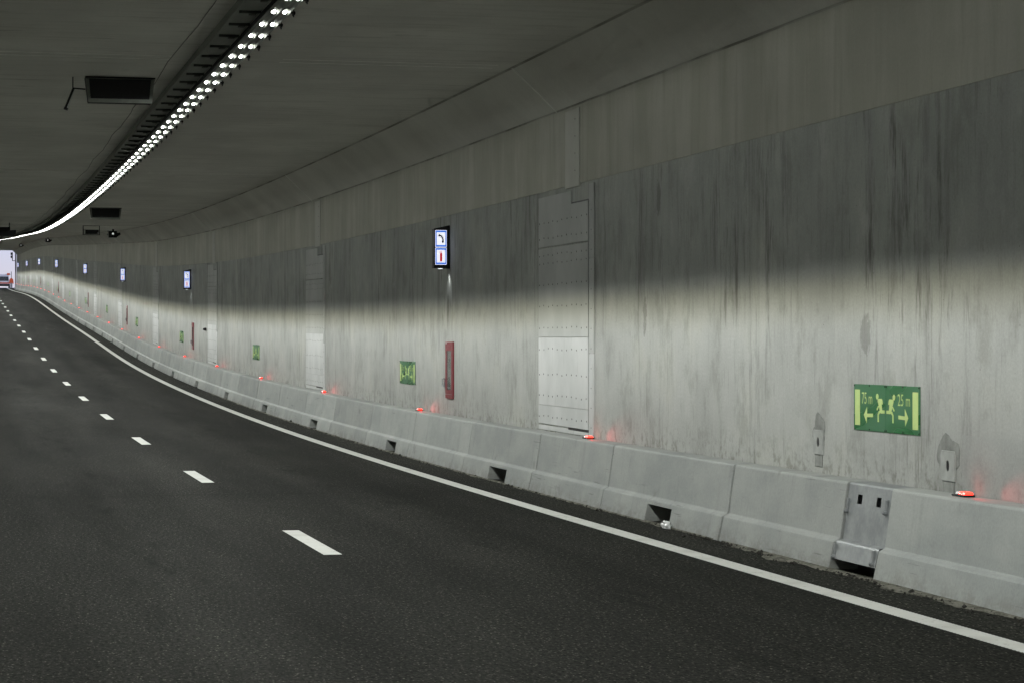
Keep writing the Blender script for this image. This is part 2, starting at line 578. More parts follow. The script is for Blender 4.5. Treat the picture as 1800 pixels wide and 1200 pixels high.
def mat_steel():
    n = NT('galvanised_steel')
    x, y, z = n.obj()
    bl = n.noise(n.vec(x, y, z), 3.5, 4.0, 0.6)
    sp = n.noise(n.vec(x, y, z), 22.0, 3.0, 0.7)
    c = n.mix(n.smooth(bl, 0.35, 0.7), (0.27, 0.285, 0.295), (0.37, 0.385, 0.39))
    return n.finish(n.scale_col(c, n.lin(sp, 0.3, 0.7, 0.92, 1.08)), n.lin(bl, 0.3, 0.7, 0.45, 0.62), 0.4, 0.35)


def mat_dirt():
    n = NT('dust_and_grit')
    s, d = n.uv()
    a = n.noise(n.vec(n.mul(s, 4.0), n.mul(d, 9.0)), 1.0, 6.0, 0.75)
    b = n.noise(n.vec(s, d), 45.0, 3.0, 0.7)
    c = n.mix(n.smooth(a, 0.35, 0.65), (0.06, 0.058, 0.048), (0.215, 0.21, 0.178))
    n.bump(n.add(a, b), 0.6, 0.02)
    return n.finish(n.scale_col(c, n.lin(b, 0.25, 0.75, 0.7, 1.25)), 0.95, 0.1)


M = dict(
    wall=mat_wall(), upper=mat_upper(), ceil=mat_ceiling(), haunch=mat_ceiling('smooth_haunch', 0.15), asphalt=mat_asphalt(), barrier=mat_barrier(),
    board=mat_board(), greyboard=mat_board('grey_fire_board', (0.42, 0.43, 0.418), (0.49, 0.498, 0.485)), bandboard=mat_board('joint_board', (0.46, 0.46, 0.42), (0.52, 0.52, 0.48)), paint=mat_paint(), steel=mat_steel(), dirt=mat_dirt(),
    dark=plain('dark_painted_metal', (0.024, 0.026, 0.027), 0.65, 0.2),
    black=plain('black_plastic', (0.012, 0.012, 0.013), 0.45, 0.35),
    tray=plain('dark_cable_tray', (0.20, 0.21, 0.19), 0.85, 0.1, 0.0),
    alu=plain('aluminium_profile', (0.50, 0.52, 0.50), 0.4, 0.4, 0.4),
    rail=plain('dark_rail', (0.055, 0.060, 0.055), 0.8, 0.1),
    channel=plain('grey_channel', (0.36, 0.37, 0.35), 0.6, 0.3, 0.1),
    screw=plain('screw_heads', (0.03, 0.03, 0.03), 0.5, 0.4),
    stripc=plain('pale_mortar_strip', (0.74, 0.74, 0.69), 0.8, 0.2, 0, 0.15, 5.0),
    green=None, lum=plain('photoluminescent_print', (0.58, 0.73, 0.27), 0.4, 0.35, 0, 0.06),
    red=plain('red_lacquer', (0.20, 0.018, 0.028), 0.35, 0.4, 0, 0.15),
    seal=plain('bitumen_joint', (0.0165, 0.0165, 0.015), 0.9, 0.02, 0, 0.5, 3.0),
    dust=plain('dusty_joint_edge', (0.042, 0.041, 0.037), 0.95, 0.05),
    mortar=plain('mortar_pad', (0.385, 0.395, 0.380), 0.85, 0.2, 0, 0.18, 9.0),
    damp=plain('damp_mortar', (0.255, 0.262, 0.248), 0.75, 0.2, 0, 0.35, 9.0),
    white=plain('white_paint', (0.72, 0.72, 0.72), 0.35, 0.4, 0, 0.04),
    glassd=plain('dark_glass', (0.05, 0.06, 0.07), 0.08, 0.6),
    orange=plain('orange_paint', (0.75, 0.14, 0.05), 0.5, 0.3),
    stone=plain('dark_grit', (0.045, 0.043, 0.038), 0.9, 0.2, 0, 0.4),
    plastic=plain('white_plastic_film', (0.75, 0.76, 0.76), 0.35, 0.4, 0, 0.05),
    rubber=plain('tyre_rubber', (0.02, 0.02, 0.02), 0.85, 0.2),
    led=glow('led_lens', (0.97, 1.0, 0.93), 18.0),
    redlens=glow('red_led_lens', (1.0, 0.040, 0.024), 3.6),
    s_white=glow('sign_white', (0.83, 0.84, 0.93), 1.0),
    s_blue=glow('sign_blue', (0.045, 0.16, 0.62), 1.0),
    s_red=glow('sign_red', (0.42, 0.012, 0.025), 1.0),
    camlens=glow('camera_lens_glow', (0.9, 0.92, 0.9), 0.45),  # bright spot of the camera lens, put in as a weak glow
    lamp=glow('small_downlight', (0.9, 0.95, 1.0), 1.2),
    ground=plain('outside_ground', (0.16, 0.15, 0.12), 0.9, 0.2, 0, 0.2, 0.2),
    shell=plain('portal_concrete', (0.34, 0.335, 0.32), 0.8, 0.2, 0, 0.12, 1.0),
)


def mat_green():
    n = NT('green_sign_sheet')
    x, y, z = n.obj()
    a = n.noise(n.vec(x, n.mul(y, 1.3), n.mul(z, 4.0)), 1.0, 1.0, 0.5)
    c = n.mix(n.smooth(a, 0.35, 0.65), (0.022, 0.150, 0.045), (0.050, 0.185, 0.085))
    return n.finish(c, n.lin(a, 0.3, 0.7, 0.22, 0.4), 0.45)


M['green'] = mat_green()


def mat_glass():
    n = NT('cabinet_glass')
    n.b.inputs['Base Color'].default_value = (0.85, 0.9, 0.88, 1)
    n.b.inputs['Roughness'].default_value = 0.05
    n.b.inputs['Transmission Weight'].default_value = 0.9
    n.b.inputs['IOR'].default_value = 1.45
    return n.mat


M['glass'] = mat_glass()

# ------------------------------------------------------------------ the tunnel: road, walls, ceiling
SS = stations(S_BEG, S_END, 2.0)
road = sweep('road', [(L_WALL, 0), (1.2, 0), (3.7, 0), (6.2, 0), (8.24, 0), (8.9, 0)],
             stations(S_BEG, 560.0, 2.0), M['asphalt'], uvfun=lambda s, d, z, a: (s, d))
setp(road, kind='structure')

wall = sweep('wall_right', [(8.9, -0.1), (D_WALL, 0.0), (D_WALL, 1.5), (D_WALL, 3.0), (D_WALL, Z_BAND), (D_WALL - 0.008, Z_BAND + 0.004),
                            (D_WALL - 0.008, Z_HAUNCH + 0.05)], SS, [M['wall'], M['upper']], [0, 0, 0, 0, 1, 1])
setp(wall, kind='structure')

ceil = sweep('ceiling', [(D_WALL - 0.005, Z_HAUNCH), (8.02, Z_CEIL), (6.0, Z_CEIL), (3.7, Z_CEIL), (1.4, Z_CEIL), (-0.6, Z_CEIL), (L_WALL, Z_HAUNCH)],
             SS, [M['ceil'], M['haunch']], [1, 0, 0, 0, 0, 1], uvfun=lambda s, d, z, a: (s, d))
setp(ceil, kind='structure')

wl = sweep('wall_left', [(-0.82, 0.0), (-0.88, 0.275), (-0.94, 0.305), (-1.02, 0.855), (L_WALL, 0.86), (L_WALL, 2.5), (L_WALL, Z_BAND), (L_WALL, Z_HAUNCH)],
           SS, [M['wall'], M['upper']], [0, 0, 0, 0, 0, 0, 1])
setp(wl, kind='structure')

# portal head wall and ground outside
mb = MB()
pe = [pos(S_END + 0.0, d, z) for d, z in ((-30, 0), (-30, 9.0), (40, 9.0), (40, -1.0), (D_WALL, -1.0), (D_WALL, Z_HAUNCH), (8.02, Z_CEIL), (-0.6, Z_CEIL), (L_WALL, Z_HAUNCH), (L_WALL, 0))]
pf = [pos(S_END + 1.2, d, z) for d, z in ((-30, 0), (-30, 9.0), (40, 9.0), (40, -1.0), (D_WALL, -1.0), (D_WALL, Z_HAUNCH), (8.02, Z_CEIL), (-0.6, Z_CEIL), (L_WALL, Z_HAUNCH), (L_WALL, 0))]
quads = [(0, 1, 8, 9), (1, 2, 6, 7), (1, 7, 8), (2, 3, 4, 5), (2, 5, 6)]
mb.add(pe, quads)
mb.add(pf, quads)
n_ = 10
mb.add(pe + pf, [(i, (i + 1) % n_, n_ + (i + 1) % n_, n_ + i) for i in range(n_)])
o = mb.build('portal', M['shell'])
setp(o, kind='structure')

gr = MB()
z0 = float(np.interp(470, ST, _Z))
pts = []
for s in (S_END + 1.2, 470.0):
    pts.append((s, [(-600, -0.05), (-1.5, -0.05), (D_WALL + 0.2, -0.05), (600, -0.05)]))
vs, fs = [], []
rows = []
for s in (S_END + 1.2, 420, 470, 560, 900 - 5):
    row = [pos(s, d, -0.06) for d in (-600, -60, L_WALL, 8.9, 60, 600)]
    rows.append(row)
far = [Vector((p.x * 1.0 - 900, p.y + 4000, p.z)) for p in rows[-1]]
rows.append(far)
for row in rows: vs += row
for j in range(len(rows) - 1):
    for k in range(5):
        fs.append((j * 6 + k, j * 6 + k + 1, (j + 1) * 6 + k + 1, (j + 1) * 6 + k))
gr.add(vs, fs)
setp(gr.build('ground', M['ground']), kind='structure')

# ------------------------------------------------------------------ road markings
def strip_mesh(name, s0, s1, d0, d1, z, mat, parent, step=1.0, z_edge=None):
    return sweep(name, [(d0, z), (d1, z)], stations(s0, s1, step), mat, parent=parent, uvfun=lambda s, d, zz, a: (s, d))


k = 0
while True:
    c = 25.45 + 12.4929 * k
    if c > 420: break
    strip_mesh('lane_dash', c - 1.6, c + 1.6, 3.69, 3.885, 0.006, M['paint'], road, 1.6)
    k += 1
for kk in (1,):
    strip_mesh('lane_dash', 12.6 - 1.6, 12.6 + 1.6, 3.69, 3.885, 0.006, M['paint'], road, 1.6)
strip_mesh('edge_line', 28.6, 440, 7.35, 7.575, 0.006, M['paint'], road, 2.0)
mb = MB()
s = 8.0
while s < 28.6:
    w = 0.034 if s < 24 else 0.042
    for (a, b) in ((s, s + w),):
        q = [pos(a, 7.35, 0.004), pos(b, 7.35, 0.004), pos(b, 7.575, 0.004), pos(a, 7.575, 0.004)]
        t = [p + Vector((0, 0, 0.0045)) for p in (pos(a + .004, 7.353, 0.004), pos(b - .004, 7.353, 0.004), pos(b - .004, 7.572, 0.004), pos(a + .004, 7.572, 0.004))]
        mb.add(q + t, [(4, 5, 6, 7), (0, 1, 5, 4), (1, 2, 6, 5), (2, 3, 7, 6), (3, 0, 4, 7)])
    s += 0.060
o = mb.build('ribbed_edge_line', M['paint'], road)
o['label'] = 'ribbed white edge line, its cross bars showing nearest the camera'
strip_mesh('left_edge_line', -20, 440, -0.15, 0.05, 0.006, M['paint'], road, 2.0)
for j in range(15):
    c = 33.6 + 25.0 * j
    strip_mesh('joint_seal', c - 0.05, c + 0.05, -0.8, 8.2, 0.004, M['seal'], road, 0.1)

# ceiling joints: a pair of pale fins across the deck every 25 m, stopping short of the lamps
for j in range(14):
    c = 33.55 + 25.0 * j
    for off in (-0.28, 0.10):
        for (a, b) in ((-0.3, 2.95), (4.55, 7.75)):
            mb = MB()
            p = [pos(c + off, a, Z_CEIL - 0.002), pos(c + off + 0.05, a, Z_CEIL - 0.002), pos(c + off + 0.05, b, Z_CEIL - 0.002), pos(c + off, b, Z_CEIL - 0.002)]
            q = [v + Vector((0, 0, -0.003)) for v in p]
            mb.add(p + q, [(4, 5, 6, 7), (0, 1, 5, 4), (1, 2, 6, 5), (2, 3, 7, 6), (3, 0, 4, 7)])
            mb.build('joint_fin', M['stripc'], ceil)
    mb = MB()
    p = [pos(c - 0.02, 8.02, Z_CEIL), pos(c + 0.02, 8.02, Z_CEIL), pos(c + 0.02, D_WALL - .005, Z_HAUNCH), pos(c - 0.02, D_WALL - .005, Z_HAUNCH)]
    q = [v + Vector((-0.006, 0, -0.008)) for v in p]
    mb.add(p + q, [(4, 5, 6, 7), (0, 1, 5, 4), (1, 2, 6, 5), (2, 3, 7, 6), (3, 0, 4, 7)])
    mb.build('haunch_joint', M['stripc'], ceil)

# shadow lines where haunch meets deck and wall, painted as dark strips
def mat_shadow_line():
    n = NT('painted_shadow_line')
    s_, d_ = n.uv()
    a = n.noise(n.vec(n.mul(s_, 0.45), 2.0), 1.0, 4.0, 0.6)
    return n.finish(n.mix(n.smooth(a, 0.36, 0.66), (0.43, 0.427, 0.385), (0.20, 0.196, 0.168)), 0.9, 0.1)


M['seam'] = mat_shadow_line()
sweep('haunch_shadow_line', [(8.035, Z_CEIL - 0.0165), (8.0, Z_CEIL - 0.004), (7.985, Z_CEIL - 0.003)], stations(-20, S_END, 2.0), M['seam'], parent=ceil,
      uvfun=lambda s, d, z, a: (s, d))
sweep('haunch_shadow_line', [(D_WALL - 0.012, Z_HAUNCH - 0.012), (D_WALL - 0.014, Z_HAUNCH + 0.003), (D_WALL - 0.026, Z_HAUNCH + 0.014)], stations(-20, S_END, 2.0), M['seam'], parent=ceil,
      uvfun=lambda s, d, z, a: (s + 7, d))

# ------------------------------------------------------------------ concrete barrier sections
PROF = [(8.24, 0.0), (8.30, 0.275), (8.36, 0.305), (8.438, 0.838), (8.452, 0.855), (8.705, 0.858), (8.705, 0.0)]
HOLE_H = 0.215


def barrier(s0, s1, hole, label):
    g = 0.019
    a, b = s0 + g, s1 - g
    m = (a + b) / 2
    L = b - a
    mb = MB()
    rel = [(d - 8.24, z) for d, z in PROF]
    if not hole:
        mb.prism_y(rel, -L / 2, L / 2)
    else:
        h0, h1 = hole[0] - m, hole[1] - m
        xh = 8.30 - 8.24
        cut = [(0.06 * HOLE_H / 0.275, HOLE_H)] + rel[1:6] + [(rel[6][0], HOLE_H)]
        mb.prism_y(rel, -L / 2, h0)
        mb.prism_y(rel, h1, L / 2)
        mb.prism_y(cut, h0, h1, caps=(False, False))
    o = mb.build('concrete_barrier', M['barrier'], None, bevel=0.008)
    place(o, m, 8.24 + random.uniform(-.005, .003), 0)
    o.rotation_euler[2] += random.uniform(-.0012, .0012)
    return setp(o, label, 'barrier', 'precast barrier sections along the wall')


JO = [10.3, 15.2, 20.09]
barrier(10.3, 15.2, None, 'concrete barrier section cut by the right edge of the picture')
barrier(15.2, 20.09, None, 'long concrete barrier section right of the steel cover plate, red light on top')
JL = [21.17, 24.56, 29.46, 33.41, 38.18, 43.12, 47.88, 52.83, 57.48, 62.5]
while JL[-1] < S_END - 4.9: JL.append(JL[-1] + 4.86)
HOL = {1: (26.42, 27.42), 3: (35.0, 36.2), 5: (44.4, 45.45), 7: (54.8, 55.95)}
for i in range(len(JL) - 1):
    a, b = JL[i], JL[i + 1]
    if i in HOL: h = HOL[i]
    elif i > 7 and i % 2 == 1:
        h = (a + 1.75, a + 2.85)
    else: h = None
    what = 'with a drain opening at its foot' if h else 'with a plain closed foot'
    barrier(a, b, h, 'concrete barrier section ' + what + ', ' + ordinal(i + 1) + ' beyond the steel cover plate')

# steel cover piece bridging the movement gap
t = thing('steel_joint_cover', 20.63, 8.24, 0.0, 'galvanised steel cover plate bridging the gap between two concrete barriers', 'cover plate')
y0, y1 = -0.535, 0.535
def ramp_pt(z):
    if z <= 0.305: return 0.06 + 0.06 * min(z, .275) / .275 * 1.0
    return 0.12 + (8.438 - 8.36) * (z - 0.305) / 0.533
up = [(0.145, 0.300), (0.213, 0.835), (0.232, 0.852), (0.46, 0.855)]
mb = MB()
# upper face as a grid with two punched slots
ys = [y0, -0.30, -0.19, 0.17, 0.28, y1]
zs = [0.300, 0.66, 0.75, 0.835]
fx = lambda z: 0.145 + 0.068 * (z - 0.300) / 0.535
vs = [(fx(z), y, z) for z in zs for y in ys]
fs = []
for j in range(3):
    for i in range(5):
        if j == 1 and i in (1, 3): continue
        fs.append((j * 6 + i, j * 6 + i + 1, (j + 1) * 6 + i + 1, (j + 1) * 6 + i))
mb.add(vs, fs)
mb.add([(x, y, z) for x, z in up[1:] for y in (y0, y1)], [(0, 1, 3, 2), (2, 3, 5, 4)])
o = mb.build('upper_plate', M['steel'], t)
mb = MB()
lo = [(0.035, 0.115), (0.072, 0.27), (0.082, 0.288), (0.146, 0.302)]
for (xa, za), (xb, zb) in zip(lo, lo[1:]):
    mb.add([(xa, y0, za), (xa, y1, za), (xb, y1, zb), (xb, y0, zb)], [(0, 1, 2, 3)])
mb.add([(0.035, y0, 0.115), (0.035, y1, 0.115), (0.10, y1, 0.105), (0.10, y0, 0.105)], [(0, 1, 2, 3)])
mb.build('lower_plate', M['steel'], t)
for i, yc in enumerate((-0.245, 0.225)):
    MB().box(fx(.7) + 0.03, fx(.7) + 0.10, yc - 0.10, yc + 0.10, 0.62, 0.79).build('slot_back', M['black'], t)
for (yy, zz) in ((-0.46, 0.66), (0.50, 0.62), (-0.46, 0.19), (0.50, 0.18)):
    x = (fx(zz) if zz > .3 else 0.035 + .037 * (zz - .115) / .155)
    mb = MB()
    mb.tube((x + .01, yy, zz - .045), (x - 0.035, yy, zz - .045), 0.022, n=8)
    mb.tube((x + .01, yy, zz - .045), (x - 0.05, yy, zz - .045), 0.011, n=8)
    mb.box(x - 0.012, x + 0.01, yy - 0.02, yy + 0.02, zz - .02, zz + 0.08)
    mb.build('clamp_bolt', M['steel'], t)
MB().box(0.30, 0.45, y0, y1, 0.0, 0.6).build('backing', M['black'], t)

# ------------------------------------------------------------------ fire board covers over the wall joints, every 25 m
def cladding(first):
    t = thing('joint_cladding', 33.05, D_WALL, 0.0, 'x', 'wall cladding', 'boarded joint covers on the wall')
    Y = lambda s: s - 33.05
    def board(sa, sb, za, zb, th=0.016):
        m_ = M['bandboard'] if za > 4.45 else M['greyboard'] if (zb - 2.3 > 0 and za > 1.9) else M['board']
        MB().box(-th, 0.004, Y(sa) + .003, Y(sb) - .003, za + .003, zb - .003).build('board', m_, t, bevel=0.002)
    board(31.76, 34.66, 2.28, 3.63)
    board(31.76, 34.66, 1.25, 2.28)
    board(31.76, 34.66, 0.96, 1.25)
    board(31.76, 32.70, 3.65, 4.23)
    board(32.70, 34.66, 3.65, 4.42, 0.015)
    board(31.44, 31.70, 0.87, 2.05, 0.020)
    board(31.44, 31.70, 2.05, 3.40, 0.020)
    board(31.44, 31.70, 3.40, 4.46, 0.020)
    board(32.90, 34.66, 0.87, 0.945, 0.010)
    board(31.76, 32.90, 0.87, 0.925, 0.010)
    board(32.22, 33.02, 4.46, 5.60, 0.022)
    MB().box(-0.004, 0.003, Y(31.70), Y(31.76), 0.95, 4.25).build('open_joint', M['black'], t)
    MB().box(-0.003, 0.003, Y(31.76), Y(32.90), 0.925, 0.962).build('open_joint', M['black'], t)
    MB().box(-0.003, 0.003, Y(31.76), Y(32.72), 4.222, 4.250).build('open_joint', M['black'], t)
    if first:
        mb = MB()
        rr = random.Random(3)
        for z in (1.08, 1.40, 1.72, 2.10, 2.42, 2.75, 3.08, 3.40, 3.52, 3.78, 4.02):
            for i in range(11):
                y = Y(31.84) + i * 0.275 + rr.uniform(-.02, .02)
                zz = z + rr.uniform(-.012, .012)
                mb.tube((-0.0145, y, zz), (-0.0185, y, zz), 0.014, n=6)
        for i in range(12):
            zz = 1.0 + i * 0.28
            mb.tube((-0.019, Y(31.57), zz), (-0.0225, Y(31.57), zz), 0.010, n=6)
        for i in range(4):
            mb.tube((-0.019, Y(32.45), 4.7 + i * .25), (-0.0255, Y(32.45), 4.7 + i * .25), 0.011, n=6)
        o = mb.build('screw_heads', M['screw'], t)
        o['kind'] = 'stuff'
    return t


clad = cladding(True)
for j in range(14):
    c = clad if j == 0 else copy_tree(clad)
    if j: place(c, 33.05 + 25.0 * j, D_WALL, 0.0)
    if j == 0: lab = 'tall white screwed board cover over the wall joint right of the near lit sign'
    else: lab = 'white board cover over a wall joint, ' + ordinal(j + 1) + ' of the row counted from the nearest'
    c['label'] = lab

# ------------------------------------------------------------------ ceiling luminaires: pairs of LED lenses in two channels
PITCH = 1.1065
FIX = 3 * PITCH
LED_Z = 6.11
lamp_d = bpy.data.lights.new('luminaire_light', 'POINT')
lamp_d.energy = LAMP_POWER
lamp_d.shadow_soft_size = 0.02
lamp_d.color = (0.965, 1.0, 0.93)
lamp_d.use_nodes = True
lt = lamp_d.node_tree
for n in list(lt.nodes): lt.nodes.remove(n)
lo_ = lt.nodes.new('ShaderNodeOutputLight'); le = lt.nodes.new('ShaderNodeEmission')
ltc = lt.nodes.new('ShaderNodeTexCoord'); lsp = lt.nodes.new('ShaderNodeSeparateXYZ')
lt.links.new(ltc.outputs['Normal'], lsp.inputs[0])


def lmath(op, a, b=0.0):
    n = lt.nodes.new('ShaderNodeMath'); n.operation = op
    for i, v in enumerate((a, b)):
        if isinstance(v, bpy.types.NodeSocket): lt.links.new(v, n.inputs[i])
        else: n.inputs[i].default_value = v
    return n.outputs[0]


# photometry of the lens optics: a sideways cut-off about 34 degrees below the horizontal
tanv = lmath('DIVIDE', lmath('MULTIPLY', lsp.outputs[2], -1.0), lmath('MAXIMUM', lmath('ABSOLUTE', lsp.outputs[0]), 0.0005))
mr = lt.nodes.new('ShaderNodeMapRange'); mr.interpolation_type = 'SMOOTHSTEP'
lt.links.new(tanv, mr.inputs['Value'])
mr.inputs['From Min'].default_value = 0.585; mr.inputs['From Max'].default_value = 0.750
mr.inputs['To Min'].default_value = 0.080      # stray light of the optics above the cut-off
mr2 = lt.nodes.new('ShaderNodeMapRange'); mr2.interpolation_type = 'SMOOTHSTEP'
lt.links.new(tanv, mr2.inputs['Value'])
mr2.inputs['From Min'].default_value = 0.65; mr2.inputs['From Max'].default_value = 0.755
lmx = lt.nodes.new('ShaderNodeMix'); lmx.data_type = 'RGBA'
lt.links.new(mr2.outputs[0], lmx.inputs[0])
lmx.inputs[6].default_value = (1.0, 0.98, 0.82, 1); lmx.inputs[7].default_value = (0.985, 1.0, 0.965, 1)
mr3 = lt.nodes.new('ShaderNodeMapRange'); mr3.interpolation_type = 'SMOOTHSTEP'
lt.links.new(tanv, mr3.inputs['Value'])
mr3.inputs['From Min'].default_value = 0.60; mr3.inputs['From Max'].default_value = 0.65
lmy = lt.nodes.new('ShaderNodeMix'); lmy.data_type = 'RGBA'
lt.links.new(mr3.outputs[0], lmy.inputs[0])
lmy.inputs[6].default_value = (0.97, 1.0, 0.97, 1)
lt.links.new(lmx.outputs[2], lmy.inputs[7])
lt.links.new(lmy.outputs[2], le.inputs['Color'])
wing = lt.nodes.new('ShaderNodeMapRange'); wing.interpolation_type = 'SMOOTHSTEP'
lt.links.new(tanv, wing.inputs['Value'])
wing.inputs['From Min'].default_value = 0.72; wing.inputs['From Max'].default_value = 1.08
wing.inputs['To Min'].default_value = 1.34; wing.inputs['To Max'].default_value = 1.0
down = lt.nodes.new('ShaderNodeMapRange')
lt.links.new(lsp.outputs[2], down.inputs['Value'])
down.inputs['From Min'].default_value = -0.02; down.inputs['From Max'].default_value = -0.10
lt.links.new(lmath('MULTIPLY', lmath('MULTIPLY', mr.outputs[0], wing.outputs[0]), down.outputs[0]), le.inputs['Strength'])
lt.links.new(le.outputs[0], lo_.inputs['Surface'])
lamp_d.color = (0.985, 1.0, 0.985)


def luminaire(detail):
    t = thing('ceiling_luminaire', 27.2 + PITCH, 3.675, LED_Z, 'x', 'ceiling light', 'LED luminaires along the ceiling')
    L = FIX / 2 - 0.012
    MB().box(-0.13, 0.13, -L, L, 0.028, 0.085).build('housing', M['dark'], t)
    for x in (-0.066, 0.066):
        mb = MB()
        mb.prism_y([(x - .055, 0.03), (x - .055, -0.022), (x - .049, -0.022), (x - .049, 0.022), (x + .049, 0.022), (x + .049, -0.022), (x + .055, -0.022), (x + .055, 0.03)], -L, L)
        mb.build('channel', M['channel'], t)
        for i in (-1, 0, 1):
            MB().dome((x, i * PITCH, 0.016), 0.030, 0.034).build('led_lens', M['led'], t, smooth=True)
    if detail:
        for i in (-1, 0, 1):
            mb = MB()
            y = i * PITCH + 0.30
            mb.box(0.13, 0.235, y - .03, y + .03, 0.03, 0.05)
            mb.box(0.205, 0.225, y - .06, y + .06, 0.01, 0.055)
            mb.box(0.21, 0.222, y - .010, y + .010, -0.01, Z_CEIL - LED_Z)
            mb.build('bracket', M['black'], t)
    lo = bpy.data.objects.new('lamp_glow', lamp_d)
    col.objects.link(lo); lo.parent = t; lo.location = (0, 0, -0.05)
    KIDS.setdefault(t.name, []).append(lo)
    return t


def tree_delete(o):
    for ch in KIDS.get(o.name, []): tree_delete(ch)
    bpy.data.objects.remove(o)


near_p, far_p = luminaire(True), luminaire(False)
k0 = -15
s_first = 27.2067 + PITCH
idx = 0
used_n = used_f = False
kk = k0
while s_first + FIX * kk < S_END - 1.8:
    s = s_first + FIX * kk
    if s < 150:
        c = near_p if not used_n else copy_tree(near_p); used_n = True
    else:
        c = far_p if not used_f else copy_tree(far_p); used_f = True
    place(c, s, 3.675, LED_Z)
    vis = kk + 1
    if kk < 0:
        c['label'] = 'lit LED ceiling luminaire overhead, ' + ordinal(-kk) + ' behind the picture\'s top edge'
    elif kk == 0:
        c['label'] = 'lit LED ceiling luminaire nearest the top edge of the picture'
    else:
        c['label'] = 'lit LED ceiling luminaire, ' + ordinal(vis) + ' in the row counted from the top edge'
    kk += 1

# cable tray beside the luminaires
tray = sweep('cable_tray', [(3.20, 6.26), (3.20, 6.165), (3.205, 6.160), (3.30, 6.158), (3.505, 6.160), (3.51, 6.165), (3.51, 6.26)],
             stations(-30, S_END - 1, 2.0), M['tray'], uvfun=lambda s, d, z, a: (s, d))
setp(tray, 'dark steel cable tray running along the ceiling left of the LED row', 'cable tray')
bm_ = MB()
bm_.box(3.24 - 3.32, 3.50 - 3.32, -0.03, 0.03, -0.030, -0.002)
bm_.box(3.36 - 3.32, 3.44 - 3.32, -0.07, 0.07, -0.045, -0.030)
bme = bm_.mesh('tray_bracket', M['rail'])
for i in range(-12, 125):
    s = 27.2067 + 0.30 + PITCH * i
    o = link_part('tray_bracket', bme, None)
    place(o, s, 3.32, 6.160)
    o.parent = tray
# thin conduit clipped to the deck
cv = MB()
prev = None
rs = random.Random(5)
pp = [pos(s, 2.98 + 0.02 * math.sin(s * 0.9) + rs.uniform(-.012, .012), Z_CEIL - 0.006) for s in stations(18, 150, 1.0)]
for a, b in zip(pp, pp[1:]): cv.tube(a, b, 0.006, n=6)
setp(cv.build('ceiling_conduit', M['tray']), 'thin dark conduit clipped to the ceiling left of the cable tray', 'conduit')

# ------------------------------------------------------------------ red marker lights on the barrier
red_s = [18.86, 31.36, 43.71, 55.89, 68.23, 80.52, 92.46, 104.73, 117.03, 129.71, 141.55, 153.5, 165.88, 177.76, 190.13, 202.1, 214.7, 227.38, 239.65, 252.28, 265.08, 277.99, 289.43, 302.9]
while len(red_s) < 31: red_s.append(red_s[-1] + 12.3)
spot_d = bpy.data.lights.new('red_marker_beam', 'SPOT')
spot_d.energy = 13.0
spot_d.color = (1.0, 0.035, 0.045)
spot_d.spot_size = R(42)
spot_d.spot_blend = 0.9
spot_d.shadow_soft_size = 0.015
t = thing('red_marker_light', red_s[0], 8.60, 0.858, 'x', 'marker light', 'red marker lights on the barrier')
MB().box(-0.055, 0.055, -0.135, 0.135, 0.001, 0.018).build('base', M['black'], t, bevel=0.006)
mb = MB()
mb.prism_y([(-0.045, 0.018), (-0.030, 0.044), (0.030, 0.044), (0.045, 0.018)], -0.125, 0.015)
mb.build('lens', M['redlens'], t, bevel=0.006)
mb = MB()
mb.prism_y([(-0.045, 0.018), (-0.030, 0.042), (0.030, 0.042), (0.045, 0.018)], 0.017, 0.085)
mb.build('cap', M['white'], t, bevel=0.006)
so = bpy.data.objects.new('red_beam', spot_d)
col.objects.link(so); so.parent = t; so.location = (-0.03, -0.145, 0.04)
dirv = Vector((0.07, -1.0, 0.0)).normalized()
so.rotation_euler = dirv.to_track_quat('-Z', 'Y').to_euler()
KIDS[t.name].append(so)
for i, s in enumerate(red_s):
    c = t if i == 0 else copy_tree(t)
    place(c, s, 8.60, 0.858)
    c['label'] = ('lit red marker light on the barrier at the right edge of the picture' if i == 0 else
                  'lit red marker light on the barrier, ' + ordinal(i + 1) + ' in the row counted from the right')

# ------------------------------------------------------------------ emergency exit direction signs
def text_mesh(txt, mat):
    cu = bpy.data.curves.new('lettering', 'FONT')
    cu.body = txt
    cu.extrude = 0.0
    cu.resolution_u = 3
    ob = bpy.data.objects.new('tmp_text', cu)
    col.objects.link(ob)
    dg = bpy.context.evaluated_depsgraph_get()
    me = bpy.data.meshes.new_from_object(ob.evaluated_get(dg))
    bpy.data.objects.remove(ob)
    xs = [v.co.x for v in me.vertices]; ys = [v.co.y for v in me.vertices]
    bx = (min(xs), max(xs), min(ys), max(ys))
    me.materials.clear(); me.materials.append(mat)
    return me, bx


PW, PH = 0.812, 0.455      # one plate
U = lambda x: (x - 735) / 555.0
V = lambda y: 1.0 - (y - 210) / 765.0
FIG = [
    [(808, 434), (862, 434), (868, 470), (828, 640), (790, 620)],
    [(803, 430), (790, 450), (778, 515), (793, 527), (815, 470), (830, 455)],
    [(750, 618), (800, 618), (835, 630), (812, 672), (750, 670)],
    [(820, 630), (845, 632), (868, 690), (868, 815), (848, 815), (848, 695), (815, 650)],
    [(845, 560), (858, 550), (885, 605), (878, 628), (865, 615)],
    [(875 + 21 * math.cos(a), 400 + 47 * math.sin(a)) for a in [i * math.pi / 8 for i in range(16)]],
]
ARROW = [(948, 683), (1052, 690), (1052, 575), (1108, 715), (1058, 852), (1054, 750), (948, 743)]
BAR = [(1177, 300), (1264, 300), (1264, 893), (1177, 893)]


